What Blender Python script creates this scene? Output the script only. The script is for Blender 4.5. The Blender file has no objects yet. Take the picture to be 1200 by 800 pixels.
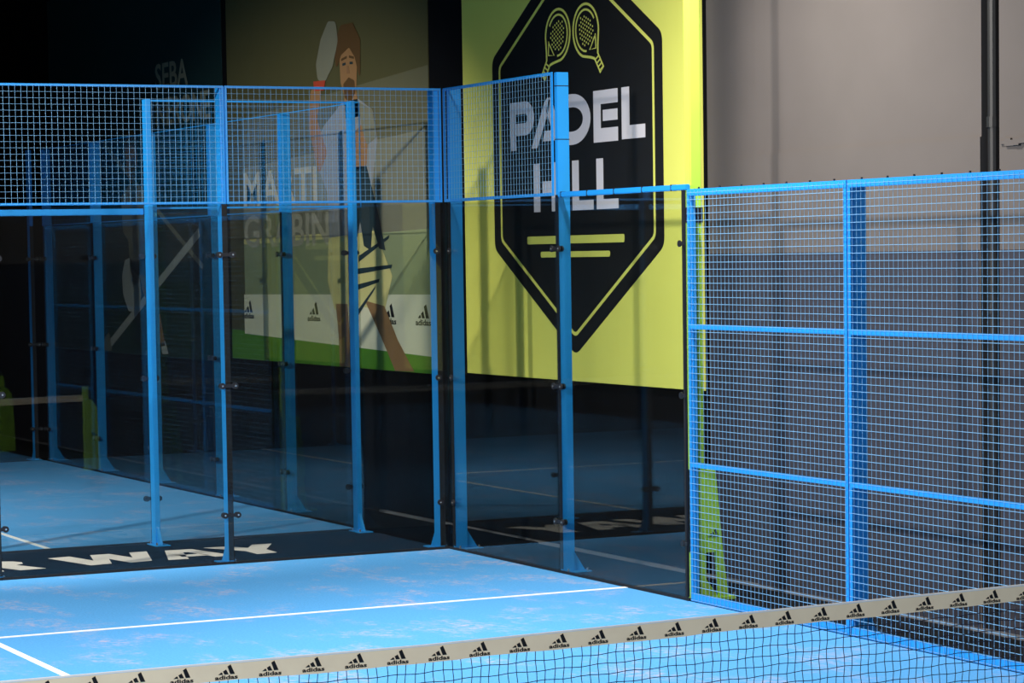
import bpy, bmesh, math, random
from mathutils import Vector, Matrix
random.seed(7)
SC = bpy.context.scene
COL = SC.collection

# ------------------------------------------------------------------ camera
cam_d = bpy.data.cameras.new('camera'); cam = bpy.data.objects.new('camera', cam_d); COL.objects.link(cam)
cam.location = (20.0384, -9.7389, 2.55478)
cam.rotation_euler = (1.511586, 0.0173932, 1.1347354)
cam_d.sensor_width = 36.0; cam_d.lens = 3019.81 / 1200 * 36
cam_d.shift_x = 128.234 / 1200; cam_d.shift_y = 77.357 / 1200
cam_d.clip_end = 200
SC.camera = cam
# ------------------------------------------------------------------ world, exposure
w = bpy.data.worlds.new('hall_air'); SC.world = w; w.use_nodes = True
w.node_tree.nodes['Background'].inputs[0].default_value = (0.5, 0.62, 0.85, 1)
w.node_tree.nodes['Background'].inputs[1].default_value = 0.02
SC.view_settings.view_transform = 'Standard'; SC.view_settings.look = 'None'
SC.view_settings.exposure = 0.0; SC.view_settings.gamma = 1.0; SC.view_settings.use_curve_mapping = False
SC.cycles.max_bounces = 8; SC.cycles.transparent_max_bounces = 48
SC.cycles.use_denoising = True
SC.cycles.sample_clamp_indirect = 4.0
# ------------------------------------------------------------------ lamps of the hall (floodlights on the light poles, two added fill spots)
def lamp(name, loc, target, power, size=(0.5, 0.3), color=(1, 0.96, 0.9), spread=160):
    d = bpy.data.lights.new(name, 'AREA'); d.shape = 'RECTANGLE'; d.size, d.size_y = size
    d.energy = power; d.color = color; d.spread = math.radians(spread)
    o = bpy.data.objects.new(name, d); COL.objects.link(o); o.location = loc
    o.rotation_euler = (Vector(target) - Vector(loc)).to_track_quat('-Z', 'Y').to_euler()
    return o
lamp('floodlight_near_corner', (5.0, -0.9, 5.75), (4.9, -1.6, 0), 320, spread=165)
lamp('floodlight_opposite', (4.8, -10.1, 5.75), (5.6, -9.2, 0), 900, spread=152)
lamp('floodlight_far_side', (15.6, -0.25, 5.75), (15.0, -2.0, 0), 100, spread=175)
lamp('floodlight_far_opposite', (15.6, -10.1, 5.75), (13.5, -8.5, 0), 560, spread=175)
lamp('floodlight_other_court', (-6.0, -5.5, 6.5), (-6.0, -5.0, 0), 170, spread=112)
def beam(name, loc, target, power, cone, blend, color, soft=.12):
    d = bpy.data.lights.new(name, 'SPOT'); d.energy = power; d.color = color; d.spot_size = math.radians(cone); d.spot_blend = blend; d.shadow_soft_size = soft
    o = bpy.data.objects.new(name, d); COL.objects.link(o); o.location = loc
    o.rotation_euler = (Vector(target) - o.location).to_track_quat('-Z', 'Y').to_euler()
beam('poster_fill_spot', (2.6, -10.1, 5.75), (-5.4, .92, -.5), 5200, 50, .6, (1, 0.95, 0.84))  # added fill spot, put in to brighten the posters
beam('sign_fill_spot', (5.6, -10.1, 5.75), (5.6, .92, 1.6), 3600, 62, .9, (1, 0.95, 0.88), soft=.35)  # added fill spot, brightens the sign's right side and the mesh frames

# ------------------------------------------------------------------ materials
def mat(name, color, rough=0.5, metal=0.0, spec=0.5, noise=0.0, scale=8.0, bump=0.0):
    m = bpy.data.materials.new(name); m.use_nodes = True
    nt = m.node_tree; b = nt.nodes['Principled BSDF']
    b.inputs['Base Color'].default_value = (*color, 1); b.inputs['Roughness'].default_value = rough
    b.inputs['Metallic'].default_value = metal; b.inputs['Specular IOR Level'].default_value = spec
    if noise or bump:
        tc = nt.nodes.new('ShaderNodeTexCoord'); n = nt.nodes.new('ShaderNodeTexNoise')
        n.inputs['Scale'].default_value = scale; n.inputs['Detail'].default_value = 6
        nt.links.new(tc.outputs['Object'], n.inputs['Vector'])
        if noise:
            mx = nt.nodes.new('ShaderNodeMix'); mx.data_type = 'RGBA'
            mx.inputs[6].default_value = (*[c * (1 - noise) for c in color], 1)
            mx.inputs[7].default_value = (*[min(1, c * (1 + noise)) for c in color], 1)
            nt.links.new(n.outputs['Fac'], mx.inputs[0]); nt.links.new(mx.outputs[2], b.inputs['Base Color'])
        if bump:
            bp = nt.nodes.new('ShaderNodeBump'); bp.inputs['Strength'].default_value = bump; bp.inputs['Distance'].default_value = 0.01
            nt.links.new(n.outputs['Fac'], bp.inputs['Height']); nt.links.new(bp.outputs['Normal'], b.inputs['Normal'])
    return m

def turf_material(name, color):
    m = bpy.data.materials.new(name); m.use_nodes = True
    nt = m.node_tree; N = nt.nodes.new; L = nt.links.new; b = nt.nodes['Principled BSDF']
    b.inputs['Roughness'].default_value = 0.9; b.inputs['Specular IOR Level'].default_value = 0.1
    tc = N('ShaderNodeTexCoord')
    def noise(scale, detail, sx=1, sy=1):
        mp = N('ShaderNodeMapping'); mp.inputs['Scale'].default_value = (sx, sy, 1); L(tc.outputs['Object'], mp.inputs[0])
        n = N('ShaderNodeTexNoise'); n.inputs['Scale'].default_value = scale; n.inputs['Detail'].default_value = detail
        n.inputs['Roughness'].default_value = 0.65
        L(mp.outputs[0], n.inputs['Vector']); return n.outputs['Fac']
    def ramp(src, a, b_, c0=(0, 0, 0, 1), c1=(1, 1, 1, 1)):
        r = N('ShaderNodeValToRGB'); r.color_ramp.elements[0].position = a; r.color_ramp.elements[1].position = b_
        r.color_ramp.elements[0].color = c0; r.color_ramp.elements[1].color = c1; L(src, r.inputs[0]); return r.outputs[0]
    fine = ramp(noise(60, 4), 0.3, 0.7, (*[c * 0.88 for c in color], 1), (*[min(1, c * 1.1) for c in color], 1))
    sand = ramp(noise(1.3, 8, 1.0, 1.5), 0.50, 0.68)
    sf = N('ShaderNodeMath'); sf.operation = 'MULTIPLY'; L(sand, sf.inputs[0]); L(ramp(noise(16, 6), 0.42, 0.66), sf.inputs[1])
    s2 = N('ShaderNodeMath'); s2.operation = 'MULTIPLY'; L(sf.outputs[0], s2.inputs[0]); s2.inputs[1].default_value = 0.75
    mx = N('ShaderNodeMix'); mx.data_type = 'RGBA'; L(s2.outputs[0], mx.inputs[0]); L(fine, mx.inputs[6])
    mx.inputs[7].default_value = (0.55, 0.42, 0.46, 1)
    L(mx.outputs[2], b.inputs['Base Color'])
    bp = N('ShaderNodeBump'); bp.inputs['Strength'].default_value = 0.3; bp.inputs['Distance'].default_value = 0.005
    L(noise(150, 2), bp.inputs['Height']); L(bp.outputs['Normal'], b.inputs['Normal'])
    return m

def glass_material(name, tint):
    m = bpy.data.materials.new(name); m.use_nodes = True
    nt = m.node_tree; nt.nodes.clear(); N = nt.nodes.new; L = nt.links.new
    out = N('ShaderNodeOutputMaterial'); mix = N('ShaderNodeMixShader'); tr = N('ShaderNodeBsdfTransparent'); gl = N('ShaderNodeBsdfGlossy')
    tr.inputs[0].default_value = (*tint, 1); gl.inputs['Roughness'].default_value = 0.0
    gl.inputs[0].default_value = (0.9, 0.9, 0.9, 1)
    fr = N('ShaderNodeFresnel'); geo = N('ShaderNodeNewGeometry'); mr = N('ShaderNodeMapRange')
    mr.inputs['To Min'].default_value = 1.42; mr.inputs['To Max'].default_value = 1 / 1.42
    L(geo.outputs['Backfacing'], mr.inputs['Value']); L(mr.outputs[0], fr.inputs['IOR'])
    L(fr.outputs[0], mix.inputs[0]); L(tr.outputs[0], mix.inputs[1]); L(gl.outputs[0], mix.inputs[2]); L(mix.outputs[0], out.inputs[0])
    return m

M = dict(
    turf=turf_material('blue_turf', (0.088, 0.335, 0.70)),
    line=mat('white_line', (0.82, 0.84, 0.85), 0.8, noise=0.06, scale=20),
    floor=mat('black_rubber', (0.009, 0.010, 0.013), 0.85, spec=0.12, noise=0.3, scale=6),
    carpet=mat('black_carpet', (0.006, 0.008, 0.014), 0.95, spec=0.04, noise=0.3, scale=30),
    cream=mat('cream_print', (0.78, 0.72, 0.66), 0.8, noise=0.06, scale=14),
    grey=mat('grey_concrete', (0.105, 0.091, 0.084), 0.85, spec=0.2, noise=0.12, scale=1.5, bump=0.15),
    lower_tone=mat('dark_grey_tone', (0.036, 0.036, 0.047), 0.8, spec=0.2, noise=0.12, scale=1.5),
    black=mat('black_wall_paint', (0.005, 0.005, 0.006), 0.8, spec=0.08, noise=0.2, scale=3),
    dark=mat('dark_hall', (0.005, 0.005, 0.006), 0.9, spec=0.1, noise=0.2, scale=1),
    blue=mat('blue_powder_coat', (0.012, 0.275, 0.73), 0.42, noise=0.05, scale=5),
    wire=mat('blue_wire', (0.20, 0.43, 0.68), 0.35),
    rubber=mat('black_rubber_seal', (0.010, 0.010, 0.012), 0.6, spec=0.3),
    iron=mat('black_clamp', (0.012, 0.012, 0.016), 0.4),
    steel=mat('bolt_steel', (0.75, 0.75, 0.72), 0.25, metal=0.9),
    lime=mat('lime_powder_coat', (0.47, 0.82, 0.08), 0.45, noise=0.05, scale=5),
    ink=mat('black_ink', (0.012, 0.012, 0.014), 0.6, spec=0.2),
    cord=mat('net_cord', (0.010, 0.014, 0.035), 0.8),
    tape=mat('net_tape', (0.95, 0.76, 0.52), 0.7, noise=0.1, scale=9),
    sign_y=mat('yellow_sign_face', (0.80, 0.80, 0.155), 0.5, spec=0.3, noise=0.03, scale=2),
    sign_k=mat('black_sign_print', (0.012, 0.012, 0.012), 0.5, spec=0.25),
    sign_w=mat('white_sign_print', (0.78, 0.74, 0.76), 0.5, spec=0.3),
    pipe=mat('black_pipe', (0.006, 0.006, 0.007), 0.5),
    trim=mat('grey_trim', (0.15, 0.155, 0.17), 0.6, noise=0.1),
    glass=glass_material('clear_glass', (0.90, 0.915, 0.91)),
)

# ------------------------------------------------------------------ mesh helpers
class MB:
    def __init__(s): s.v = []; s.f = []
    def box(s, a, b):
        x0, y0, z0 = [min(p, q) for p, q in zip(a, b)]; x1, y1, z1 = [max(p, q) for p, q in zip(a, b)]
        n = len(s.v)
        s.v += [(x0, y0, z0), (x1, y0, z0), (x1, y1, z0), (x0, y1, z0), (x0, y0, z1), (x1, y0, z1), (x1, y1, z1), (x0, y1, z1)]
        s.f += [tuple(n + i for i in q) for q in ((0, 3, 2, 1), (4, 5, 6, 7), (0, 1, 5, 4), (1, 2, 6, 5), (2, 3, 7, 6), (3, 0, 4, 7))]
        return s
    def tube(s, a, b, r, n=6, r2=None, cap=True):
        a, b = Vector(a), Vector(b); r2 = r if r2 is None else r2
        d = (b - a).normalized(); u = d.cross(Vector((0, 0, 1)) if abs(d.z) < 0.9 else Vector((1, 0, 0))).normalized(); w_ = d.cross(u)
        k = len(s.v)
        for c, rr in ((a, r), (b, r2)):
            for i in range(n):
                t = 2 * math.pi * (i + 0.5) / n
                s.v.append(tuple(c + (u * math.cos(t) + w_ * math.sin(t)) * rr))
        for i in range(n):
            j = (i + 1) % n
            s.f.append((k + i, k + j, k + n + j, k + n + i))
        if cap:
            s.f.append(tuple(k + i for i in reversed(range(n)))); s.f.append(tuple(k + n + i for i in range(n)))
        return s
    def prism(s, pts, o, ud, vd, nd, t):
        """polygon pts (u, v) on the plane o + u*ud + v*vd, thickness t along nd (the seen face is at o)"""
        o, ud, vd, nd = map(Vector, (o, ud, vd, nd)); k = len(s.v); n = len(pts)
        for q in (0, 1):
            for (a, b) in pts: s.v.append(tuple(o + ud * a + vd * b + nd * (t * q)))
        s.f.append(tuple(k + i for i in range(n))); s.f.append(tuple(k + n + i for i in reversed(range(n))))
        for i in range(n):
            j = (i + 1) % n; s.f.append((k + j, k + i, k + n + i, k + n + j))
        return s
    def build(s, name, m, parent=None, bevel=0.0, smooth=False):
        me = bpy.data.meshes.new(name); me.from_pydata(s.v, [], s.f); me.update()
        bm = bmesh.new(); bm.from_mesh(me); bmesh.ops.recalc_face_normals(bm, faces=bm.faces)
        if bevel: bmesh.ops.bevel(bm, geom=list(bm.edges), offset=bevel, segments=2, affect='EDGES', clamp_overlap=True)
        if smooth:
            for f in bm.faces: f.smooth = True
        bm.to_mesh(me); bm.free()
        me.materials.append(m)
        o = bpy.data.objects.new(name, me); COL.objects.link(o)
        if parent is not None: o.parent = parent
        return o

def tag(o, label=None, cat=None, group=None, kind=None):
    if label: o['label'] = label
    if cat: o['category'] = cat
    if group: o['group'] = group
    if kind: o['kind'] = kind
    return o
def thing(name, loc, label, cat, group=None, rz=0.0):
    o = bpy.data.objects.new(name, None); COL.objects.link(o); o.location = loc; o.rotation_euler = (0, 0, rz)
    o.empty_display_size = 0.1
    return tag(o, label, cat, group)
def struct(o): o['kind'] = 'structure'; return o
def copy_tree(o, parent=None):
    c = o.copy(); COL.objects.link(c); c.parent = parent
    for ch in list(o.children): copy_tree(ch, c)
    return c

def rounded(pts, r, seg=6):
    """round the corners of a closed polygon"""
    out = []; n = len(pts)
    for i in range(n):
        p = Vector(pts[i]); a = Vector(pts[i - 1]); b = Vector(pts[(i + 1) % n])
        da = (a - p).normalized(); db = (b - p).normalized(); ang = da.angle(db); d = min(r / math.tan(ang / 2), (a - p).length * .45, (b - p).length * .45)
        p0 = p + da * d; p1 = p + db * d
        for k in range(seg + 1):
            t = k / seg; out.append(tuple((1 - t) ** 2 * p0 + 2 * t * (1 - t) * p + t * t * p1))
    return out
def ring(mb, outer, inner, o, ud, vd, nd, t):
    """closed band between two outlines of equal length"""
    o, ud, vd, nd = map(Vector, (o, ud, vd, nd)); n = len(outer); k = len(mb.v)
    for q in (0, 1):
        for L_ in (outer, inner):
            for a, b in L_: mb.v.append(tuple(o + ud * a + vd * b + nd * (t * q)))
    for i in range(n):
        j = (i + 1) % n
        mb.f.append((k + i, k + j, k + n + j, k + n + i)); mb.f.append((k + 2 * n + i, k + 3 * n + i, k + 3 * n + j, k + 2 * n + j))
        mb.f.append((k + i, k + 2 * n + i, k + 2 * n + j, k + j)); mb.f.append((k + n + i, k + n + j, k + 3 * n + j, k + 3 * n + i))
def band(mb, path, wd, o, ud, vd, nd, t):
    """open flat stroke of width wd following path"""
    P = [Vector(p) for p in path]; A = []; B = []
    for i, p in enumerate(P):
        d = (P[min(i + 1, len(P) - 1)] - P[max(i - 1, 0)]).normalized(); nrm = Vector((-d.y, d.x)) * wd / 2
        A.append(tuple(p + nrm)); B.append(tuple(p - nrm))
    for i in range(len(P) - 1):
        mb.prism([A[i], A[i + 1], B[i + 1], B[i]], o, ud, vd, nd, t)

_txt = {}
def text_polys(s, bold=0.0):
    """flat 2D faces of a word, baseline at 0, cap height 1"""
    if (s, bold) in _txt: return _txt[(s, bold)]
    c = bpy.data.curves.new('t', 'FONT'); c.body = s; c.offset = bold; c.size = 1.0; c.resolution_u = 3
    o = bpy.data.objects.new('t', c); COL.objects.link(o)
    me = bpy.data.meshes.new_from_object(o.evaluated_get(bpy.context.evaluated_depsgraph_get()))
    V = [tuple(v.co) for v in me.vertices]; F = [tuple(p.vertices) for p in me.polygons]
    bpy.data.objects.remove(o); bpy.data.curves.remove(c); bpy.data.meshes.remove(me)
    x0 = min(v[0] for v in V); x1 = max(v[0] for v in V); y0 = min(v[1] for v in V); y1 = max(v[1] for v in V)
    V = [((v[0] - x0) / (x1 - x0), (v[1] - y0) / (y1 - y0)) for v in V]
    _txt[(s, bold)] = (V, F); return V, F
def text(mb, s, u0, u1, v0, v1, o, ud, vd, nd, t, bold=0.02):
    V, F = text_polys(s, bold); o, ud, vd, nd = map(Vector, (o, ud, vd, nd)); k = len(mb.v)
    for a, b in V: mb.v.append(tuple(o + ud * (u0 + a * (u1 - u0)) + vd * (v0 + b * (v1 - v0)) ))
    mb.f += [tuple(k + i for i in f) for f in F]
def logo_mb(o, ud, vd, nd, h, t=0.0015):
    """three rising bars leaning back over the word; h = overall height, origin = bottom centre"""
    mb = MB(); W = h / .64
    text(mb, 'adidas', -W * .5, W * .5, 0.0, h * .27, o, ud, vd, nd, t, 0.03)
    for pts in ([(.15, .205), (.355, .205), (.315, .295), (.285, .30)], [(.42, .205), (.60, .205), (.50, .405), (.36, .335)], [(.675, .205), (.875, .205), (.70, .60), (.56, .53)]):
        mb.prism([((a - .5) * W, b * W) for a, b in pts], o, ud, vd, nd, t)
    return mb

X, Y, Z = (1, 0, 0), (0, 1, 0), (0, 0, 1)
NX, NY = (-1, 0, 0), (0, -1, 0)
WY = 0.92          # the long side wall stands this far outside the court

# ------------------------------------------------------------------ the hall
struct(MB().box((-26, -24, -0.12), (26, WY + .2, -0.012)).build('floor', M['floor']))
struct(MB().box((-26, -24, 8.2), (26, WY + .2, 8.4)).build('ceiling', M['dark']))
struct(MB().box((-26.2, -24, -.12), (-26, WY + .2, 8.4)).build('wall_left', M['dark']))
struct(MB().box((26, -24, -.12), (26.2, WY + .2, 8.4)).build('wall_right', M['dark']))
struct(MB().box((-26.2, -24.2, -.12), (26.2, -24, 8.4)).build('wall_front', M['dark']))
wb = struct(MB().box((-26, WY, -.012), (2.76, WY + .2, 8.2)).build('wall_back', M['black']))
wg = MB().box((2.76, WY + .03, -.012), (3.53, WY + .2, 8.2)).box((3.53, WY - .02, -.012), (6.24, WY + .2, 8.2))
wg.box((6.24, WY + .10, -.012), (6.40, WY + .2, 8.2)).box((6.40, WY, -.012), (26, WY + .2, 8.2))
wg.box((3.53, WY - .032, -.012), (6.24, WY - .02, 3.262)).box((2.9, WY + .02, -.012), (3.53, WY + .03, 3.245))
struct(wg.build('wall_grey', M['grey']))
dd = MB().box((2.80, WY + .010, -.011), (3.50, WY + .019, 2.52)).box((3.54, WY - .036, -.011), (6.23, WY - .033, 2.52)).box((6.41, WY - .004, -.011), (26, WY - .001, 2.52))  # flat darker tone, stands in for the grey wall darkening downwards
struct(dd.build('wall_grey_lower_tone', M['lower_tone']))
tr = MB()
x = 6.42
while x < 7.4:      # chipped edge of the plaster step
    d = random.uniform(.03, .09); tr.box((x, WY - .012 - random.uniform(0, .01), 3.20 + random.uniform(-.012, .012)), (x + d, WY, 3.235 + random.uniform(-.01, .02))); x += d
struct(tr.build('trim_1', M['grey']))
struct(MB().box((-3.4, WY - .045, -.012), (26, WY - .01, .012)).build('baseboard_back', M['trim']))
pp = thing('drain_pipe', (6.31, WY + .03, 0), 'black vertical pipe running up the gap in the grey wall', 'pipe')
MB().tube((0, 0, 0), (0, 0, 8.0), .043, 14).build('pipe', M['pipe'], pp, smooth=False)
for z in (.6, 2.1, 3.32, 5.2): MB().tube((0, 0, z), (0, 0, z + .07), .052, 14).build('pipe_collar', M['pipe'], pp)

# ------------------------------------------------------------------ courts
def line_box(mb, x0, y0, x1, y1, z=.004): mb.box((x0, y0, .0), (x1, y1, z))
our = struct(MB().box((0.0, -10, -.011), (20, 0.0, 0)).build('floor_court', M['turf']))
l1 = MB(); line_box(l1, 3.05, -10, 3.10, 0); l1.build('service_line', M['line'], our)
l2 = MB(); line_box(l2, 3.10, -5.025, 16.9, -4.975); l2.build('centre_line', M['line'], our)
l3 = MB(); line_box(l3, 16.9, -10, 16.95, 0); l3.build('service_line', M['line'], our)
OX = -1.82                                             # side fence of the neighbouring court
oth = struct(MB().box((OX - 10, -20, -.011), (OX, 0, 0)).build('floor_neighbour_court', M['turf']))
l4 = MB(); line_box(l4, OX - 10, -3.03, OX, -2.98); l4.build('service_line', M['line'], oth)
l5 = MB(); line_box(l5, OX - 5.025, -17, OX - 4.975, -3.03); l5.build('centre_line', M['line'], oth)
# black runner between the courts with its lettering
run = thing('carpet_runner', (0, 0, 0), 'black carpet strip with large cream lettering between the two blue courts', 'carpet')
MB().box((OX + .004, -12, -.011), (-.004, 0.9, .002)).build('carpet', M['carpet'], run)
def letter(pts, hole=None):
    mb = MB()
    if hole is None: mb.prism(pts, (0, 0, .0035), X, Y, (0, 0, -1), .0015)
    else:
        bm = None
        mb.prism(pts, (0, 0, .0035), X, Y, (0, 0, -1), .0015)
    o = mb.build('letter', M['cream'], run)
    return o
letter([(-1.245, -3.234), (-1.275, -3.034), (-.869, -2.947), (-1.272, -2.847), (-1.272, -2.673), (-.89, -2.590), (-1.268, -2.493), (-1.271, -2.331), (-.60, -2.517), (-.561, -2.722), (-.932, -2.791), (-.575, -2.883), (-.560, -3.071)])   # W
letter([(-.985, -2.095), (-.81, -2.036), (-.808, -2.119), (-.701, -2.071), (-.632, -2.19), (-.54, -2.217), (-.563, -2.369), (-1.235, -2.175), (-1.233, -1.937), (-.560, -1.79), (-.555, -1.956), (-.701, -2.001), (-.80, -2.02), (-.83, -2.03)]) if False else None
# A = two legs and a crossbar
letter([(-.560, -2.385), (-.545, -2.205), (-1.02, -2.085), (-1.02, -2.04), (-.565, -1.955), (-.565, -1.785), (-1.215, -1.935), (-1.235, -2.175)])
letter([(-.845, -2.19), (-.70, -2.21), (-.70, -1.95), (-.845, -1.99)])
letter([(-1.245, -1.806), (-1.232, -1.594), (-1.02, -1.478), (-1.24, -1.353), (-1.225, -1.170), (-.835, -1.378), (-.561, -1.390), (-.540, -1.580), (-.815, -1.582)])   # Y
# R
letter([(-1.24, -4.02), (-1.24, -3.64), (-1.20, -3.56), (-1.10, -3.51), (-1.00, -3.53), (-.93, -3.61), (-.57, -3.46), (-.56, -3.68), (-.88, -3.80), (-.56, -3.82), (-.56, -4.02)])
letter([(-1.24, -5.26), (-1.24, -5.06), (-.80, -5.06), (-.72, -4.98), (-.72, -4.78), (-.80, -4.70), (-1.24, -4.70), (-1.24, -4.50), (-.72, -4.50), (-.56, -4.64), (-.56, -5.10), (-.72, -5.26)])  # U

# ------------------------------------------------------------------ fence parts
def glass_panel(a, b, label, z1=2.985, group='clear glass panels of the courts'):
    """pane between a and b on the floor plan, 10 mm thick, black seal along the foot"""
    (xa, ya), (xb, yb) = a, b
    o = thing('glass_panel', ((xa + xb) / 2, (ya + yb) / 2, 0), label, 'glass panel', group)
    cx, cy = o.location.x, o.location.y
    g = .003
    if abs(xb - xa) > abs(yb - ya):
        lo, hi = min(xa, xb) + g, max(xa, xb) - g
        MB().box((lo - cx, 0, .022), (hi - cx, .010, z1)).build('pane', M['glass'], o)
        MB().box((lo - cx, -.006, .001), (hi - cx, .016, .021)).build('foot_seal', M['rubber'], o)
    else:
        lo, hi = min(ya, yb) + g, max(ya, yb) - g
        MB().box((-.010, lo - cy, .022), (0, hi - cy, z1)).build('pane', M['glass'], o)
        MB().box((-.016, lo - cy, .001), (.006, hi - cy, .021)).build('foot_seal', M['rubber'], o)
    return o

def make_post(label, h=3.97, wd=.045, dp=.10, seal=3.0, group='blue steel fence posts', clamps=(.41, 1.49, 2.58), flange=.10, bands=(), bw=.07):
    """local frame: wall runs along x, outside is +y, inner face at y = .012"""
    o = thing('fence_post', (0, 0, 0), label, 'fence post', group)
    y0 = .014
    MB().box((-wd / 2, y0, .008), (wd / 2, y0 + dp, h)).build('post', M['blue'], o, bevel=.003)
    # triangular foot gusset and base plate
    g = MB(); g.prism([(y0 + dp - .004, .175), (y0 + dp + flange, .012), (y0 + dp - .004, .012)], (-.010, 0, 0), Y, Z, X, .020)
    g.build('foot_gusset', M['blue'], o)
    MB().box((-bw, y0 + .002, .0022), (bw, y0 + dp + flange + .03, .010)).build('base_plate', M['blue'], o)
    for q in (y0 + .03, y0 + dp + flange):
        b = MB(); b.tube((bw - .022, q, .010), (bw - .022, q, .034), .009, 6).build('bolt', M['steel'], o)
    if seal:
        MB().box((-.024, .0105, .03), (.024, y0 - .001, seal)).build('glass_seal', M['rubber'], o)
    for z in clamps:
        c = MB(); c.box((-.062, -.012, z - .014), (.062, -.005, z + .014))
        for s in (-1, 1): c.tube((s * .058, -.016, z), (s * .058, -.003, z), .026, 14)
        cl = c.build('clamp', M['iron'], o)
        for s in (-1, 1): MB().tube((s * .058, -.020, z), (s * .058, -.0155, z), .008, 8).build('clamp_bolt', M['steel'], cl)
        c = MB().box((-.06, y0 + .001, z - .012), (.06, y0 + .010, z + .012))
        for s in (-1, 1): c.tube((s * .058, .012, z), (s * .058, .026, z), .024, 12)
        c.build('clamp_backing', M['iron'], cl)
    for z in bands:
        MB().box((-wd / 2 - .002, y0 - .002, z), (wd / 2 + .002, y0 + dp + .002, z + .006)).build('strap', M['iron'], o)
    return o

def wires(length, z0, z1, r=.0015, step=.05, off=0.0, rh=None):
    rh = rh or r
    mb = MB(); n = int(round(length / step))
    for i in range(n + 1): mb.tube((i * step, off, z0), (i * step, off, z1), r, 4, cap=False)
    m = int(round((z1 - z0) / step))
    for i in range(m + 1): mb.tube((0, off - r - rh, z0 + i * step), (length, off - r - rh, z0 + i * step), rh, 4, cap=False)
    return mb
def mesh_panel(name_label, length, z0, z1, fr=.025, rails=(), r=.00125, group='blue wire mesh fence panels', wm='wire', dep=.009, top=None, bolts=False, bottom=None):
    """local frame: runs along +x from 0 to length, outside is +y"""
    o = thing('mesh_panel', (0, 0, z0), name_label, 'fence panel', group)
    h = z1 - z0; top = top or fr; bottom = bottom or fr
    f = MB(); e = .004 + dep
    f.box((.002, .004, 0), (fr, e, h)).box((length - fr, .004, 0), (length - .002, e, h))
    f.box((fr, .004, 0), (length - fr, e, bottom)).box((fr, .004, h - top), (length - fr, e, h))
    f.build('frame', M['blue'], o)
    for z in rails: MB().box((fr, .004, z - z0 - .018), (length - fr, e, z - z0 + .018)).build('rail', M['blue'], o)
    wires(length - .02, .01, h - .01, r, .05, rh=r * (1.6 if bolts else 1.0)).build('wire_mesh', M[wm], o).location.x = .01
    if bolts:
        n = 7
        for i in range(n):
            xx = .15 + i * (length - .3) / (n - 1)
            MB().tube((xx, .015, h), (xx, .015, h + .013), .007, 6).build('bolt', M['iron'], o)
    return o
def put(o, x, y, rz): o.location.x, o.location.y = x, y; o.rotation_euler.z = rz; return o
END = math.pi / 2            # rotation that turns "outside +y" into "outside -x"

# glass of our court
glass_panel((0, 0), (0, -2), 'clear end glass panel beside the court corner post')
glass_panel((0, -2), (0, -4), 'clear end glass panel with the lettered carpet behind it, second from the corner')
glass_panel((0, -4), (0, -6), 'clear end glass panel at the picture edge, third from the corner')
glass_panel((0, 0), (2, 0), 'clear side glass panel between the corner post and the bright single post')
glass_panel((2, 0), (4, 0), 'clear side glass panel between the bright post and the lime light pole')

pA = make_post('blue corner post closing the end glass wall, its flare pointing away from the court', dp=.125, clamps=())
put(pA, 0, -.055, END)
pB = make_post('blue corner post at the start of the side glass wall, broad flared foot', dp=.115, clamps=())
put(pB, .075, 0, 0)
for nm, oo in (('a', pA), ('b', pB)): pass
def half_clamps(o, s):
    for z in (.41, 1.49, 2.58):
        c = MB(); c.tube((s * .03, -.016, z), (s * .03, -.003, z), .026, 14); c.box((min(0, s * .03), -.012, z - .014), (max(0, s * .03) + .001, -.005, z + .014))
        cl = c.build('clamp', M['iron'], o)
        MB().tube((s * .03, -.020, z), (s * .03, -.0155, z), .008, 8).build('clamp_bolt', M['steel'], cl)
half_clamps(pA, -1); half_clamps(pB, 1)
put(make_post('blue post between the first two end glass panels, black seal down its face'), 0, -2.02, END)
put(make_post('blue post at the edge of view between the end glass panels'), 0, -4.02, END)
put(make_post('bright blue tall post with dark straps standing alone in the side glass wall', bands=(3.44, 3.86, 3.0), dp=.105), 2.02, 0, 0)
p4 = make_post('short blue post where the side glass meets the wire mesh', h=2.98, clamps=(), seal=0, dp=.034, wd=.04, flange=.01, bw=.028); put(p4, 4.022, .006, 0)
for z in (.42, 1.5, 2.6):
    c = MB(); c.tube((-.075, -.040, z), (-.075, -.029, z), .024, 14).box((-.075, -.037, z - .012), (-.01, -.030, z + .012)); cl = c.build('clamp', M['iron'], p4)
MB().box((-.05, -.030, .03), (-.026, -.010, 2.985)).build('glass_seal', M['rubber'], p4)
put(make_post('dark blue post behind the join of two mesh panels', h=2.95, clamps=(), seal=0, dp=.105, wd=.05, flange=.08), 6.0, .018, 0)
put(make_post('dark blue mesh fence post near the net', h=2.95, clamps=(), seal=0, dp=.105, wd=.05, flange=.08), 7.98, .018, 0)
# top tube over the second side pane
tt = thing('top_tube', (3, 0, 2.985), 'blue horizontal tube on top of the side glass, from the bright post to the mesh', 'rail')
MB().box((-.95, .002, .0), (.99, .042, .042)).build('tube', M['blue'], tt, bevel=.006)
for i in range(5): MB().box((-.9 + i * .42, -.001, -.002), (-.893 + i * .42, .045, .045)).build('tube_tick', M['iron'], tt)  # thin dark ticks across the tube
# mesh above the glass
put(mesh_panel('blue wire mesh panel above the end glass, beside the corner posts', 1.99, 3.0, 3.975, fr=.02), 0, -2.0, END)
put(mesh_panel('blue wire mesh panel above the lettered carpet, second from the corner', 1.99, 3.0, 3.975, fr=.02), 0, -4.0, END)
put(mesh_panel('blue wire mesh panel above the end glass at the picture edge', 1.99, 3.0, 3.975, fr=.02), 0, -6.0, END)
put(mesh_panel('blue wire mesh panel above the side glass in front of the yellow sign', 1.98, 3.0, 3.975, fr=.025), 0.0, 0, 0)
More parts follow.
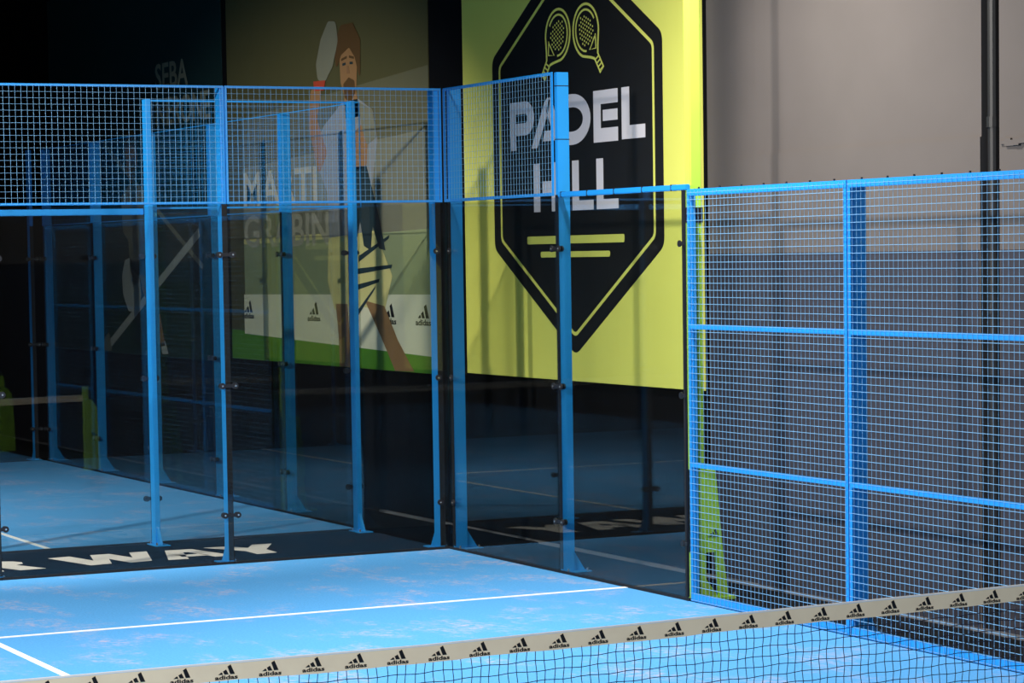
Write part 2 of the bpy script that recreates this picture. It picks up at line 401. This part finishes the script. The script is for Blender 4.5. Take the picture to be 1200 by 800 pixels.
# full-height mesh of the side fence
put(mesh_panel('tall blue wire mesh panel beside the lime light pole', 1.99, .004, 2.99, fr=.032, rails=(1.0, 2.0), top=.05, bottom=.06, bolts=True, r=.0014, dep=.015), 4.0, 0, 0)
put(mesh_panel('tall blue wire mesh panel in front of the black pipe', 1.99, .004, 2.99, fr=.032, rails=(1.0, 2.0), top=.05, bottom=.06, bolts=True, r=.0014, dep=.015), 6.0, 0, 0)

# neighbouring court, turned at right angles: its side fence faces us, its end wall recedes
G2 = 'fence of the neighbouring court'
put(make_post('far blue corner post of the neighbouring court standing on the black carpet', group='neighbour court posts', dp=.11), OX, -.09, -END)
put(make_post('blue post of the neighbouring court on the carpet edge, where its top rail ends', group='neighbour court posts', dp=.11), OX, -2.07, -END)
put(make_post('blue post of the neighbouring court past the picture edge', h=2.98, group='neighbour court posts', dp=.11), OX, -4.07, -END)
def pane_x(y0, y1, x, label): return glass_panel((x + .010, y0), (x + .010, y1), label, group='glass panels of the neighbouring court')
pane_x(-.06, -2.05, OX, 'neighbouring court side glass panel nearest its corner, behind the carpet')
pane_x(-2.09, -4.05, OX, 'neighbouring court side glass panel under the long blue rail')
o = mesh_panel('wire mesh panel on top of the neighbouring court side glass', 1.98, 3.0, 3.97, fr=.016, r=.0009, wm='blue', group='neighbour court mesh'); put(o, OX, -.07, -END)
rt = thing('top_rail', (OX, -2.1, 2.95), 'long blue horizontal rail over the neighbouring court side glass', 'rail')
MB().box((-.02, -2.0, 0), (.03, 0, .055)).build('tube', M['blue'], rt, bevel=.006)
JX = [OX, -3.74, -5.72, -7.72, -9.72, -11.72]
ords = ['nearest', 'second', 'third', 'fourth', 'last']
for i in range(5):
    glass_panel((JX[i], .0), (JX[i + 1], .0), 'receding end glass panel of the neighbouring court, %s from its near corner post' % ords[i], group='glass panels of the neighbouring court')
    put(mesh_panel('mesh strip over the neighbouring end glass, %s from its near corner' % ords[i], 1.97, 3.0, 3.97, fr=.008, r=.0006, wm='blue', group='neighbour court mesh'), JX[i + 1], .0, 0)
    put(make_post('receding blue post of the neighbouring end wall, %s past its near corner' % (['first', 'second', 'third', 'fourth', 'last'][i]), group='neighbour court posts', dp=.11), JX[i + 1], 0, 0)
for i, yy in enumerate((-.05, -2.05, -4.05)):
    put(make_post('dim blue post on the far side of the neighbouring court, %s to the wall' % (['closest', 'second', 'third'][i]), group='neighbour court posts', dp=.11), OX - 10.02, yy - .05, END)

# ------------------------------------------------------------------ lime light pole
def light_pole(x, y, label):
    o = thing('light_pole', (x, y, 0), label, 'light pole')
    MB().box((-.04, -.080, .012), (.04, .012, 6.0)).build('pole', M['lime'], o, bevel=.006)
    f = MB()
    pts_l = [(-.055, .955), (.118, .945), (.165, .378), (.205, .012), (-.055, .012)]
    # foot bracket with a sloping window, front cheek
    fr = [(-.055, .955), (.118, .945), (.165, .378), (.205, .012), (.150, .012), (.118, .330), (.018, .330), (.018, .14), (.13, .012), (-.055, .012)]
    A = Vector((.052, 0, 0))
    f.prism([(-.08, .955), (.100, .945), (.156, .345), (-.08, .345)], A, Y, Z, NX, .104)
    f.prism([(-.08, .345), (.012, .345), (.012, .15), (.115, .012), (-.08, .012)], A, Y, Z, NX, .012)
    f.prism([(.098, .345), (.156, .345), (.200, .012), (.125, .012)], A, Y, Z, NX, .03)
    f.build('foot_bracket', M['lime'], o)
    MB().box((-.09, -.06, -.010), (.06, .26, .011)).build('base_plate', M['lime'], o)
    for q in (0, .23): MB().tube((.05, q + .02, .011), (.05, q + .02, .036), .010, 6).build('bolt', M['steel'], o)
    logo_mb((.0535, .075, .455), Y, Z, NX, .062).build('logo', M['ink'], o)
    MB().box((-.046, -.084, 2.75), (.046, .018, 2.86)).build('strap', M['iron'], o)
    hd = MB().box((-.30, -.42, 5.82), (.30, -.10, 5.90)).box((-.03, -.12, 5.84), (.03, .0, 5.88)).build('floodlight_head', M['iron'], o, bevel=.01)
    return o
light_pole(3.93, .136, 'lime green light pole with flared foot standing behind the first mesh panel')

# ------------------------------------------------------------------ net
NXP = 10.0
net = thing('court_net', (NXP, -5, 0), 'black court net with cream logo tape crossing in front of the camera', 'net')
def ztop(y):
    a = abs(y)
    return .861 + .0116 * a if y > 0 else .861 + .0015 * a + .016 * max(0.0, a - 2.2)
TH = .077
tp = MB(); n = 120
prof = [(-.004, 0), (.004, 0), (.0045, -TH), (-.0045, -TH)]
for k in range(n + 1):
    y = -4.97 + k * 9.94 / n
    wv = .0012 * math.sin(k * .9) + .0008 * math.sin(k * 2.3)
    for (a, b) in prof: tp.v.append((a, y, ztop(y) + b * (1 + .03 * math.sin(k * .37)) + (wv if b < 0 else 0)))
for k in range(n):
    for q in range(4):
        r_ = (q + 1) % 4; tp.f.append((4 * k + q, 4 * k + r_, 4 * k + 4 + r_, 4 * k + 4 + q))
tp.f += [(0, 1, 2, 3), tuple(4 * n + q for q in (3, 2, 1, 0))]
tape = tp.build('net_tape', M['tape'], net)
ed = MB()
for k in range(60):
    y0, y1 = -4.97 + k * 9.94 / 60, -4.97 + (k + 1) * 9.94 / 60
    ed.tube((0, y0, ztop(y0) - .001), (0, y1, ztop(y1) - .001), .0058, 8, cap=False)
ed.build('tape_edge', M['line'], tape)
base_logo = None
LS, LY0 = .198, -.12
for k in range(-27, 28):
    y = LY0 + k * LS
    if abs(y) > 4.85: continue
    if base_logo is None: base_logo = logo_mb((0, 0, 0), Y, Z, NX, .0655).build('logo', M['ink'], tape); c = base_logo
    else: c = base_logo.copy(); COL.objects.link(c)
    c.parent = tape; c.location = (.0056, y, ztop(y) - TH + .007)
    sl = (ztop(y + .01) - ztop(y - .01)) / .02; c.rotation_euler = (math.atan(sl), 0, 0)
nm = MB(); S = .0455; ny = int(9.9 / S); nz = 19
def node(i, k):
    y = -4.95 + i * S
    return (0.004 * math.sin(i * .31 + k * .2), y + .004 * math.sin(k * 1.7 + i * .6) + .003 * math.sin(i * 2.1), ztop(y) - TH + .004 - k * S * (1 - .0) + .003 * math.sin(i * 1.3 + k * 2.2))
for i in range(ny + 1):
    for k in range(nz):
        a = node(i, k)
        if k < nz - 1:
            b = node(i, k + 1)
            if b[2] > .01: nm.tube(a, b, .0021, 3, cap=False)
        if i < ny and k > 0 and a[2] > .01: nm.tube(a, node(i + 1, k), .0021, 3, cap=False)
nm.build('net_mesh', M['cord'], net)
# lime net posts (seen again in the end glass)
def net_post(y, s, label):
    o = thing('net_post', (NXP, y, 0), label, 'net post', 'lime net posts')
    MB().box((-.035, -.03, .0), (.035, .03, 1.02)).build('post', M['lime'], o, bevel=.004)
    f = MB().prism([(0.02, .012), (.02, .86), (.07, .86), (.14, .76), (.17, .012)], (-.03, 0, 0), (0, s, 0), Z, X, .06); f.build('side_plate', M['lime'], o)
    logo_mb((-.0315, s * .09, .42), (0, -s, 0) if s < 0 else (0, -1, 0), Z, X, .055).build('logo', M['ink'], o)
    MB().box((-.08, -.05, -.010), (.08, .05, .008)).build('base_plate', M['lime'], o)
net_post(-.035, 1, 'lime green net post mirrored in the end glass')

# ------------------------------------------------------------------ yellow sign
sg = thing('wall_sign', (.68, WY, 1.45), 'large yellow wall sign with black shield, crossed rackets and white lettering', 'sign')
def P(px, pz): return (px - .68, pz - 1.45)
SO = (0, 0, 0)
MB().box((-2.07, -.030, 0), (2.07, -.0005, 4.35)).build('board', M['sign_y'], sg)
cx, hw = .705, 1.49
def shield(d):
    """shield outline moved inwards by d"""
    k = .615; q = math.sqrt(1 + k * k)
    zt, zb = 4.29, 2.59; tipt = zt + hw * k; tipb = zb - hw * k; h = hw - d
    top = tipt - d * q; bot = tipb + d * q
    return [P(cx - h, bot + h * k), P(cx, bot), P(cx + h, bot + h * k), P(cx + h, top - h * k), P(cx, top), P(cx - h, top - h * k)]
FO = (0, -.0325, 0)
MB().prism(rounded(shield(0), .13), FO, X, Z, Y, .002).build('shield', M['sign_k'], sg)
b = MB(); ring(b, rounded(shield(.128), .09), rounded(shield(.158), .07), (0, -.0345, 0), X, Z, Y, .0015); b.build('shield_border', M['sign_y'], sg)
F2 = (0, -.0345, 0)
def strokes(name, polys, m, fo=F2):
    mb = MB()
    for p in polys: mb.prism([P(*q) for q in p], fo, X, Z, Y, .0015)
    return mb.build(name, m, sg)
def arc(cx_, cz_, rx, rz, a0, a1, n=18): return [(cx_ + rx * math.cos(math.radians(a0 + (a1 - a0) * i / n)), cz_ + rz * math.sin(math.radians(a0 + (a1 - a0) * i / n))) for i in range(n + 1)]
T0, B0 = 3.892, 3.462     # PADEL
def bowl(name, x0, xs, z0, z1, th, rx):
    """closed half-round bowl from x0 over xs (start of the curve)"""
    cz = (z0 + z1) / 2; h = (z1 - z0) / 2; mb = MB()
    outer = [(x0, z1)] + arc(xs, cz, rx, h, 90, -90) + [(x0, z0)]
    inner = [(x0, z1 - th)] + arc(xs, cz, rx - th * 1.15, h - th, 90, -90) + [(x0, z0 + th)]
    for i in range(len(outer) - 1): mb.prism([P(*outer[i]), P(*outer[i + 1]), P(*inner[i + 1]), P(*inner[i])], F2, X, Z, Y, .0015)
    return mb
lp = bowl('P', -.448, -.16, 3.585, T0 - .01, .108, .165)
lp.prism([P(-.448, T0 - .01), P(-.345, T0 - .01), P(-.335, B0 - .005), P(-.435, B0 - .005)], (0, -.0347, 0), X, Z, Y, .0015); lp.build('letter_p', M['sign_w'], sg)
la = MB()
la.prism([P(-.05, B0), P(.20, T0 - .04), P(.26, T0), P(.31, T0 - .03), P(.26, T0 - .14), P(.06, B0)], F2, X, Z, Y, .0015)
la.prism([P(.235, T0 - .12), P(.29, T0), P(.335, T0 - .02), P(.535, B0), P(.42, B0)], F2, X, Z, Y, .0015)
la.prism([P(.165, 3.515), P(.44, 3.515), P(.40, 3.605), P(.20, 3.605)], (0, -.0347, 0), X, Z, Y, .0015); la.build('letter_a', M['sign_w'], sg)
ld = bowl('D', .56, .70, B0, T0, .112, .315); ld.build('letter_d', M['sign_w'], sg)
strokes('letter_e', [[(1.068, T0), (1.068, B0), (1.190, B0), (1.190, T0)], [(1.19, T0), (1.19, T0 - .115), (1.477, T0 - .115), (1.477, T0)], [(1.226, 3.727), (1.226, 3.635), (1.472, 3.635), (1.472, 3.727)], [(1.19, B0 + .115), (1.19, B0), (1.477, B0), (1.477, B0 + .115)]], M['sign_w'])
strokes('letter_l', [[(1.54, T0), (1.54, B0 + .006), (1.666, B0 + .006), (1.666, T0)], [(1.666, 3.578), (1.666, B0 + .006), (1.918, B0 + .006), (1.918, 3.578)]], M['sign_w'])
T1, B1 = 3.328, 2.906     # HILL
strokes('letter_h', [[(-.016, T1), (-.016, B1), (.100, B1), (.100, T1)], [(.312, T1), (.312, B1), (.425, B1), (.425, T1)], [(.145, 3.169), (.145, 3.060), (.312, 3.060), (.312, 3.169)]], M['sign_w'])
strokes('letter_i', [[(.502, T1), (.502, B1), (.618, B1), (.618, T1)]], M['sign_w'])
strokes('letter_l', [[(.684, T1), (.684, B1), (.800, B1), (.800, T1)], [(.800, 2.988), (.800, B1), (1.050, B1), (1.050, 2.988)]], M['sign_w'])
strokes('letter_l', [[(1.105, T1), (1.105, B1), (1.221, B1), (1.221, T1)], [(1.221, 2.988), (1.221, B1), (1.470, B1), (1.470, 2.988)]], M['sign_w'])
for (xa, xb, zc, th) in ((-.152, 1.56, 2.660, .068), (.096, 1.318, 2.534, .050)):
    MB().prism(rounded([P(xa, zc - th / 2), P(xb, zc - th / 2), P(xb, zc + th / 2), P(xa, zc + th / 2)], .02, 4), F2, X, Z, Y, .0015).build('underline', M['sign_y'], sg)
def racket(s):
    """outline racket mirrored about the shield's axis (s = -1 / +1)"""
    mb = MB(); cxr = cx + s * .247; cz = 4.408
    def Q(a, b): return P(cxr + s * a, cz + b)
    def rot2(a, b):
        t = math.radians(38); return (a * math.cos(t) - b * math.sin(t), a * math.sin(t) + b * math.cos(t))
    # head: egg outline running into the throat
    out = [(.215 * math.sin(math.radians(t)), .225 * math.cos(math.radians(t))) for t in range(-128, 129, 8)]
    path = [(-.035, -.285)] + [(-.075, -.235)] + out + [(.075, -.235), (.035, -.285)]
    path = [rot2(a, b) for a, b in path]
    band(mb, [Q(a, b) for a, b in path], .022, F2, X, Z, Y, .0015)
    inn = [(.168 * math.sin(math.radians(t)), .178 * math.cos(math.radians(t))) for t in range(-96, 150, 8)]
    band(mb, [Q(*rot2(-a, b)) for a, b in inn], .018, F2, X, Z, Y, .0015)
    # handle frame with bars
    hp = [(-.035, -.275), (-.035, -.44), (.035, -.44), (.035, -.275)]
    band(mb, [Q(*rot2(a, b)) for a, b in hp], .018, (0, -.0347, 0), X, Z, Y, .0015)
    for bb in (-.30, -.34, -.38, -.42): band(mb, [Q(*rot2(-.035, bb)), Q(*rot2(.035, bb - .012))], .014, (0, -.0346, 0), X, Z, Y, .0015)
    tri = [(.163, -.050), (.066, -.168), (.170, -.160), (.163, -.040)]
    band(mb, [Q(a, b) for a, b in tri], .015, (0, -.0346, 0), X, Z, Y, .0015)
    # drilled holes
    for r in range(-4, 5):
        for c in range(-4, 5):
            a = c * .036 + (.018 if r % 2 else 0); b_ = r * .032 + .01
            if (a / .125) ** 2 + (b_ / .14) ** 2 < 1:
                q = Q(*rot2(a, b_)); mb.prism([(q[0] + .0085 * math.cos(t * math.pi / 3), q[1] + .0105 * math.sin(t * math.pi / 3)) for t in range(6)], F2, X, Z, Y, .0015)
    mb.build('racket', M['sign_y'], sg)
racket(-1); racket(1)

# ------------------------------------------------------------------ player posters (flat prints on the wall)
C = lambda n, c: mat(n, c, .6, spec=.25, noise=.06, scale=4)
pm = dict(sage=C('print_sage', (.30, .34, .18)), olive=C('print_olive', (.085, .08, .033)), white=C('print_white', (.80, .76, .55)), grass=C('print_grass', (.09, .26, .02)),
          skin=C('print_skin', (.30, .165, .07)), haze=C('print_haze', (.13, .125, .07)), tan=C('print_tan', (.24, .13, .06)), name=C('print_name', (.42, .40, .30)), hair=C('print_hair', (.10, .055, .02)), shirt=C('print_white_shirt', (.26, .27, .27)), navy=C('print_navy', (.02, .04, .05)),
          grey=C('print_grey', (.20, .20, .14)), red=C('print_red', (.45, .06, .03)), cream=C('print_cream', (.72, .64, .26)), deep=C('print_deep_teal', (.010, .030, .030)), dkgreen=C('print_dark_green', (.008, .030, .012)), sock=C('print_sock', (.5, .5, .45)))
def poster(name, x0, x1, z0, z1, m, label):
    o = thing(name, ((x0 + x1) / 2, WY, z0), label, 'poster')
    MB().box((x0 - o.location.x, -.010, 0), (x1 - o.location.x, -.0005, z1 - z0)).build('backing', m, o)
    o['x'] = o.location.x; o['z'] = z0
    def poly(nm, pts, mm, lift=1, rnd=0, lab=None):
        pts = [(a - o['x'], b - z0) for a, b in pts]
        if rnd: pts = rounded(pts, rnd)
        q = MB().prism(pts, (0, -.010 - .0012 * lift, 0), X, Z, Y, .001).build(nm, mm, o)
        if lab: q['label'] = lab
        return q
    def word(s, xa, xb, za, zb, mm, lift=1):
        mb = MB(); text(mb, s, xa - o['x'], xb - o['x'], za - z0, zb - z0, (0, -.010 - .0012 * lift, 0), X, Z, Y, .001, .02); return mb.build('lettering', mm, o)
    return o, poly, word
ps, poly, word = poster('player_poster', -7.45, -2.17, 1.41, 6.1, pm['olive'], 'tall olive and cream poster of a player swinging a racket, left of the yellow sign')
poly('backdrop', [(-7.02, 3.1), (-2.17, 3.3), (-2.17, 4.35), (-7.02, 4.1)], pm['haze'])
poly('backdrop', [(-7.02, 2.6), (-2.17, 2.75), (-2.17, 3.75), (-7.02, 3.55)], pm['grey'], 1.5)
poly('backdrop', [(-7.02, 2.12), (-2.17, 2.17), (-2.17, 2.80), (-7.02, 2.70)], pm['sage'], 2)
poly('grass', [(-7.45, 1.412), (-2.17, 1.412), (-2.17, 1.62), (-7.45, 1.74)], pm['grass'], 2)
poly('banner', [(-7.05, 1.70), (-2.175, 1.575), (-2.175, 2.17), (-7.05, 2.14)], pm['white'], 3)
poly('stripe', [(-7.02, 2.70), (-3.9, 2.74), (-3.9, 2.80), (-7.02, 2.76)], pm['cream'], 3)
for xx in (-6.93, -5.05, -3.15, -2.36):
    lg = logo_mb((xx - ps['x'], -.0150, 1.87 - 1.41), X, Z, Y, .22).build('logo', M['ink'], ps)
word('MARTI', -7.0, -4.9, 3.12, 3.50, pm['name'], 3); word('GRABIN', -7.0, -4.6, 2.66, 3.02, pm['name'], 4)
# the player: one silhouette per colour
fig = [('head', [(-4.23, 4.32), (-4.25, 4.60), (-4.12, 4.72), (-3.92, 4.72), (-3.80, 4.55), (-3.84, 4.25), (-3.98, 4.12), (-4.12, 4.15)], 'skin', 5, .08),
       ('hair', [(-4.34, 4.45), (-4.38, 4.72), (-4.20, 4.90), (-3.90, 4.90), (-3.72, 4.72), (-3.74, 4.30), (-3.86, 4.55), (-4.0, 4.66), (-4.2, 4.60)], 'hair', 6, .05),
       ('neck', [(-4.15, 4.20), (-3.86, 4.25), (-3.75, 3.95), (-4.12, 3.95)], 'skin', 4, 0),
       ('racket_head', [(-4.86, 4.55), (-4.72, 4.80), (-4.52, 4.97), (-4.32, 4.95), (-4.28, 4.75), (-4.42, 4.50), (-4.62, 4.36), (-4.82, 4.38)], 'grey', 7, .09),
       ('racket_grip', [(-4.93, 4.38), (-4.62, 4.37), (-4.66, 4.27), (-4.92, 4.28)], 'red', 8, 0),
       ('arm', [(-5.02, 4.30), (-4.72, 4.30), (-4.86, 3.98), (-4.60, 3.62), (-4.84, 3.40), (-5.08, 3.90)], 'skin', 5, .06),
       ('shirt', [(-4.98, 3.62), (-4.70, 3.90), (-4.20, 4.12), (-3.80, 4.13), (-3.45, 4.00), (-3.35, 3.70), (-3.55, 3.10), (-3.62, 2.72), (-4.60, 2.72), (-4.62, 3.20)], 'shirt', 4, .06),
       ('shorts', [(-4.62, 2.74), (-3.45, 2.80), (-3.05, 2.35), (-3.25, 2.00), (-4.0, 2.05), (-4.5, 2.00), (-4.66, 2.3)], 'cream', 5, .04),
       ('forearm', [(-3.95, 3.78), (-3.70, 3.88), (-3.58, 3.70), (-3.62, 3.45), (-3.86, 3.42), (-3.95, 3.55)], 'skin', 6, .05),
       ('vest_stripes', [(-4.0, 3.45), (-3.62, 3.45), (-3.35, 2.95), (-3.20, 2.60), (-3.35, 2.62), (-3.50, 2.85), (-3.55, 2.60), (-3.72, 2.65), (-3.80, 2.90), (-3.95, 2.60)], 'navy', 6, 0),
       ('leg', [(-3.72, 2.10), (-3.25, 2.05), (-2.95, 1.72), (-2.58, 1.42), (-3.02, 1.414), (-3.35, 1.75)], 'skin', 6, 0),
       ('leg', [(-4.46, 2.06), (-4.16, 2.06), (-4.12, 1.72), (-4.10, 1.414), (-4.38, 1.414), (-4.40, 1.74)], 'skin', 6, 0)]
for nm_, pts, mm, lf, rn in fig: poly(nm_, pts, pm[mm], lf, rn)
poly('beard', [(-4.16, 4.30), (-4.02, 4.36), (-3.88, 4.32), (-3.86, 4.20), (-4.0, 4.10), (-4.13, 4.16)], pm['hair'], 7, .03)
poly('brow', [(-4.20, 4.56), (-4.06, 4.58), (-4.06, 4.555), (-4.20, 4.535)], pm['hair'], 7); poly('brow', [(-4.0, 4.58), (-3.88, 4.56), (-3.88, 4.535), (-4.0, 4.555)], pm['hair'], 7)
poly('eye', [(-4.17, 4.51), (-4.09, 4.515), (-4.09, 4.49), (-4.17, 4.485)], pm['navy'], 7); poly('eye', [(-3.99, 4.515), (-3.91, 4.51), (-3.91, 4.485), (-3.99, 4.49)], pm['navy'], 7)
poly('nose', [(-4.06, 4.48), (-4.02, 4.48), (-3.99, 4.40), (-4.07, 4.40)], pm['tan'], 6.5, 0)
poly('sleeve', [(-3.80, 4.10), (-3.45, 4.00), (-3.36, 3.72), (-3.60, 3.66), (-3.72, 3.85)], pm['grey'], 7, .03)
for k, (a, b_) in enumerate([((-3.85, 2.55), (-3.1, 2.75)), ((-3.95, 2.42), (-3.05, 2.46)), ((-3.9, 2.0), (-3.45, 2.25)), ((-4.0, 2.25), (-3.35, 2.32))]):
    poly('fold', [a, b_, (b_[0] - .02, b_[1] - .035), (a[0], a[1] - .06)], pm['navy'], 7)
ps2, poly, word = poster('player_poster', -14.2, -7.62, 1.36, 6.1, pm['deep'], 'dark poster with white court lines and a walking player, deepest along the wall')
poly('turf', [(-14.2, 1.362), (-7.62, 1.362), (-7.62, 2.30), (-14.2, 2.2)], pm['dkgreen'])
word('SEBA', -9.86, -8.72, 4.60, 4.92, pm['grey'], 2); word('NERONE', -9.86, -8.0, 4.16, 4.50, pm['grey'], 2)
def stripe(a, b_, wd):
    a, b_ = Vector(a), Vector(b_); d = (b_ - a).normalized(); n_ = Vector((-d.y, d.x)) * wd / 2
    return [tuple(a + n_), tuple(b_ + n_), tuple(b_ - n_), tuple(a - n_)]
poly('painted_line', stripe((-11.9, 4.05), (-8.35, 2.45), .07), pm['grey'], 2)
poly('painted_line', stripe((-8.45, 2.86), (-11.95, 1.42), .11), pm['sock'], 3)
for nm_, pts, mm, rn in [('head', [(-11.02, 3.72), (-11.05, 3.98), (-10.90, 4.10), (-10.66, 4.06), (-10.58, 3.80), (-10.70, 3.52), (-10.88, 3.50)], 'skin', .06),
        ('hair', [(-11.06, 3.95), (-11.0, 4.14), (-10.78, 4.18), (-10.60, 4.08), (-10.58, 3.92), (-10.8, 3.98)], 'hair', .03),
        ('shirt', [(-11.25, 3.35), (-10.9, 3.50), (-10.5, 3.45), (-10.2, 3.25), (-10.25, 2.7), (-10.3, 2.35), (-10.95, 2.38), (-11.0, 2.8), (-11.2, 2.9)], 'grey', .05),
        ('racket', [(-11.28, 2.35), (-11.15, 2.55), (-10.92, 2.58), (-10.62, 2.35), (-10.55, 2.10), (-10.72, 1.90), (-11.05, 1.90), (-11.25, 2.1)], 'sock', .08),
        ('shorts', [(-10.95, 2.55), (-10.25, 2.55), (-10.15, 2.25), (-10.45, 2.18), (-10.6, 2.32), (-10.85, 2.2)], 'grey', 0),
        ('leg', [(-10.55, 2.22), (-10.25, 2.22), (-9.86, 1.85), (-9.72, 1.50), (-9.86, 1.48), (-10.12, 1.80)], 'skin', 0),
        ('shoe', [(-9.88, 1.52), (-9.72, 1.56), (-9.60, 1.40), (-9.82, 1.39)], 'sock', 0), ('shoe', [(-12.25, 1.38), (-11.75, 1.38), (-11.85, 1.62), (-12.0, 1.56)], 'grey', 0)]:
    poly(nm_, pts, pm[mm], 4 if nm_ != 'hair' else 5, rn)
